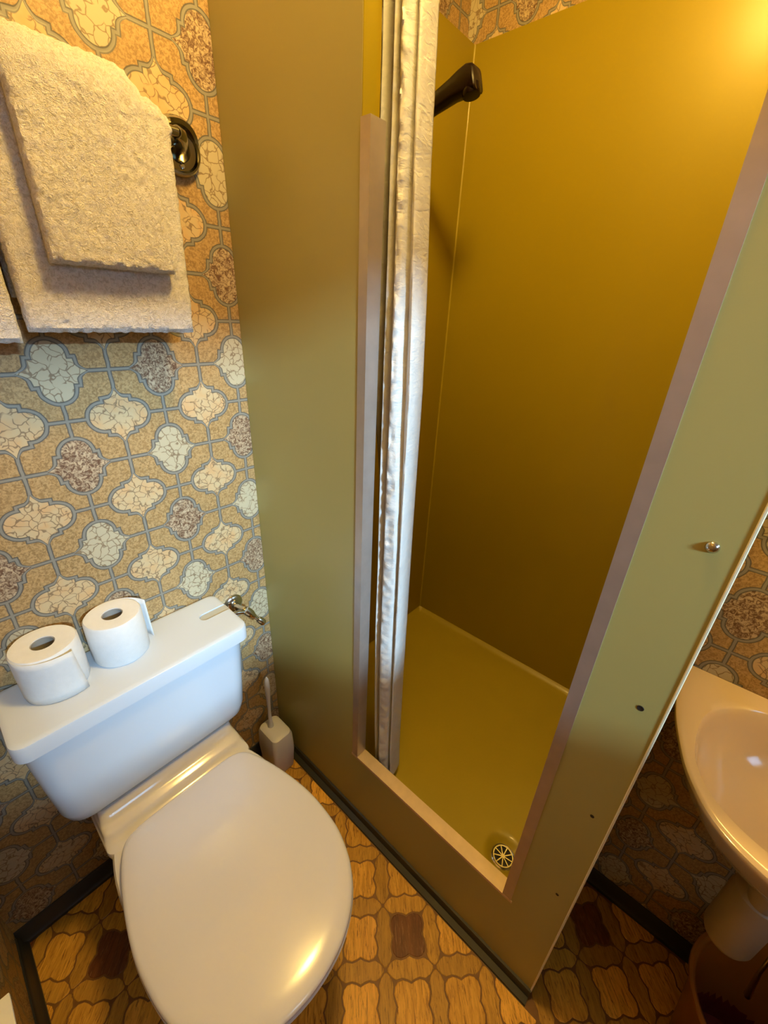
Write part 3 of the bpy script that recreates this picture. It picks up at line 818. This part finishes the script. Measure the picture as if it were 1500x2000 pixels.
towel('towel', 0.156, 0.417, 0.0085, 0.0315, 1.452, 1.50, 11.0, 'large white terry towel folded over the rail, under the smaller one', 0.12)
towel('towel', 0.203, 0.388, 0.0335, 0.0590, 1.549, 1.62, 23.0, 'small white terry towel draped on top of the large towel', -0.22, 0.0)
towel('towel', -0.13, 0.146, 0.0085, 0.0300, 1.437, 1.50, 37.0, 'leftmost white terry towel, only its lower right corner in view', 0.0)

# ------------------------------------------------------------------ wash basin
bs = thing('wash_basin', (XR, -0.29, 0.86), 'small beige pink ceramic wash basin on the wall right of the shower', 'wash basin')
YCB = -0.29
half = [(0.929, -0.066), (0.852, -0.066), (0.800, -0.069), (0.758, -0.075), (0.710, -0.087), (0.665, -0.101), (0.630, -0.118), (0.600, -0.138), (0.574, -0.168), (0.556, -0.205), (0.546, -0.245)]
full = half + [(0.543, YCB)] + [(x, 2 * YCB - y) for x, y in half[::-1]]
def dens(pts, m=3):
    """closed outline, Catmull-Rom except along the wall edge"""
    out = []; n = len(pts)
    for i in range(n - 1):
        P = [Vector((*pts[max(0, min(n - 1, i + d))], 0)) for d in (-1, 0, 1, 2)]
        for k_ in range(m):
            f = k_ / m
            c = 0.5 * ((2 * P[1]) + (-P[0] + P[2]) * f + (2 * P[0] - 5 * P[1] + 4 * P[2] - P[3]) * f * f + (-P[0] + 3 * P[1] - 3 * P[2] + P[3]) * f ** 3)
            out.append((c.x, c.y))
    out.append(pts[-1])
    for k_ in range(1, 12): out.append((0.929, pts[-1][1] + (pts[0][1] - pts[-1][1]) * k_ / 12))
    return out
OUT = dens(full)
n = len(OUT)
ICX = 0.738
def inner_pt(x, y, s=1.0):
    a = math.atan2((y - YCB) / 0.180, (x - ICX) / 0.160)
    ca, sa = math.cos(a), math.sin(a)
    rx = 0.150 if ca < 0 else 0.160
    p = 2 / 2.5
    return (ICX + rx * s * math.copysign(abs(ca) ** p, ca), YCB + 0.179 * s * math.copysign(abs(sa) ** p, sa))
ZR = 0.860
def shr(f, dz, cx=0.80):   # outer outline scaled towards the centre (kept on the wall)
    return [Vector((min(0.929, cx + (x - cx) * f) if x < 0.92 else 0.929, YCB + (y - YCB) * f, ZR + dz)) for x, y in OUT]
bm = B()
rings = [shr(0.30, -0.165, 0.76), shr(0.50, -0.150, 0.78), shr(0.75, -0.105), shr(0.90, -0.055), shr(0.965, -0.022), shr(0.992, -0.010), shr(1.0, -0.004), shr(0.995, 0.0), shr(0.985, 0.0015)]
INN = [inner_pt(x, y) for x, y in OUT]
def mixr(f, dz): return [Vector((o.x + (i_[0] - o.x) * f, o.y + (i_[1] - o.y) * f, ZR + dz)) for o, i_ in zip(shr(0.985, 0), INN)]
rings += [mixr(0.25, 0.0015), mixr(0.8, 0.0), mixr(0.95, -0.001), mixr(1.0, -0.004)]
for s, dz in ((0.975, -0.014), (0.94, -0.035), (0.88, -0.065), (0.76, -0.092), (0.58, -0.110), (0.36, -0.120), (0.16, -0.124), (0.11, -0.125)):
    rings.append([Vector((*inner_pt(x, y, s), ZR + dz)) for x, y in OUT])
loft(bm, rings); link('bowl', bm, M['basin'], bs)
bm = B(); lathe(bm, [(0.024, 0), (0.024, .002), (0.018, .0035), (0.010, .001)], (ICX, YCB, ZR - 0.1252), (0, 0, 1), 28); link('waste_plug_ring', bm, M['chrome'], bs)
bm = B()
lathe(bm, [(0.021, -0.02), (0.021, 0.0), (0.027, 0.004), (0.027, 0.022), (0.022, 0.026), (0.018, 0.03), (0.018, 0.09)], (ICX, YCB, 0.610), (0, 0, 1), 28)
link('waste_pipe', bm, M['pipe'], bs)
bm = B(); lathe(bm, [(0.010, 0.0), (0.026, 0.004), (0.036, 0.012), (0.040, 0.024), (0.040, 0.150), (0.037, 0.168), (0.026, 0.176), (0.022, 0.180)], (0.752, YCB, 0.418), (0, 0, 1), 36)
link('bottle_trap', bm, M['pipe'], bs)
bm = B(); tube(bm, [(0.752, YCB, 0.55), (0.83, YCB, 0.55), (0.929, YCB, 0.55)], 0.016, 18); link('trap_outlet', bm, M['pipe'], bs)
bm = B(); tube(bm, [(0.752, -0.343, 0.70), (0.752, -0.346, 0.50), (0.752, -0.352, 0.40), (0.751, -0.358, 0.345), (0.750, -0.361, 0.318), (0.750, -0.362, 0.312)], [.0035, .0035, .0036, .0052, .0062, .0045], 14)
tag(link('hanging_hose_end', bm, M['chrome'], bs), 'thin metal tube hanging under the basin')
bm = B(); lathe(bm, [(0.022, 0), (0.022, .01), (0.017, .02), (0.015, .12), (0.012, .125)], (0.89, YCB, ZR + 0.0012), (0, 0, 1), 28); tube(bm, [(0.89, YCB, ZR + .10), (0.84, YCB, ZR + .12), (0.79, YCB, ZR + .105), (0.785, YCB, ZR + .09)], [.012, .011, .010, .009], 18); link('tap', bm, M['chrome'], bs)

bm = B(); box(bm, 0.80, 0.929, -0.56, -0.062, 1.262, 1.80, 0.004)
tag(link('mirror_cabinet', bm, M['cabinet']), 'white mirror cabinet above the basin, bottom corner at the right picture edge', 'cabinet')

lt = thing('mirror_lamp', (0.86, -0.31, 1.262), 'small warm strip lamp under the mirror cabinet', 'lamp')
bm = B(); box(bm, 0.845, 0.885, -0.45, -0.17, 1.244, 1.2615, 0.004); link('housing', bm, M['cabinet'], lt)
bm = B(); box(bm, 0.850, 0.880, -0.44, -0.18, 1.2405, 1.2438, 0.001); link('diffuser', bm, M['strip'], lt)

# ------------------------------------------------------------------ waste bin
wb = thing('waste_bin', (0.745, -0.42, 0), 'round orange brown plastic waste bin under the basin', 'waste bin')
c = (0.745, -0.42, 0.0016)
bm = B()
lathe(bm, [(0.100, 0.0), (0.104, 0.004), (0.138, 0.280), (0.145, 0.290), (0.150, 0.2945), (0.149, 0.299), (0.143, 0.300), (0.138, 0.295), (0.133, 0.280), (0.100, 0.008)], c, (0, 0, 1), 56); link('bucket', bm, M['bin'], wb)
bm = B(); lathe(bm, [(0.1015, 0.012), (0.1195, 0.15), (0.1325, 0.262), (0.1315, 0.263), (0.1185, 0.15), (0.0995, 0.014)], c, (0, 0, 1), 48, False, True); link('liner', bm, M['binin'], wb)

# ------------------------------------------------------------------ wall shelf tip on the left
bm = B(); box(bm, XL, -0.158, 0.40, 0.5323, 0.594, 0.600, 0.0012)
bm2 = B()
tag(link('wall_shelf', bm, M['paper']), 'white sheet like shelf tip at the left picture edge, beside the toilet', 'shelf')
bm2.free()

# ------------------------------------------------------------------ ceiling lamp
lp = thing('ceiling_lamp', (0.525, 0.33, ZC), 'round opal glass ceiling lamp giving warm light above the toilet side of the doorway', 'lamp')
bm = B(); lathe(bm, [(0.075, 0.0), (0.08, 0.012), (0.07, 0.020)], (0.525, 0.33, ZC), (0, 0, -1), 40); link('lamp_base', bm, M['cabinet'], lp)
bm = B()
lathe(bm, [(0.072, 0.014), (0.088, 0.03), (0.095, 0.055), (0.092, 0.08), (0.078, 0.105), (0.05, 0.122), (0.02, 0.129), (0.002, 0.130)], (0.525, 0.33, ZC), (0, 0, -1), 48)
link('lamp_globe', bm, M['opal'], lp)
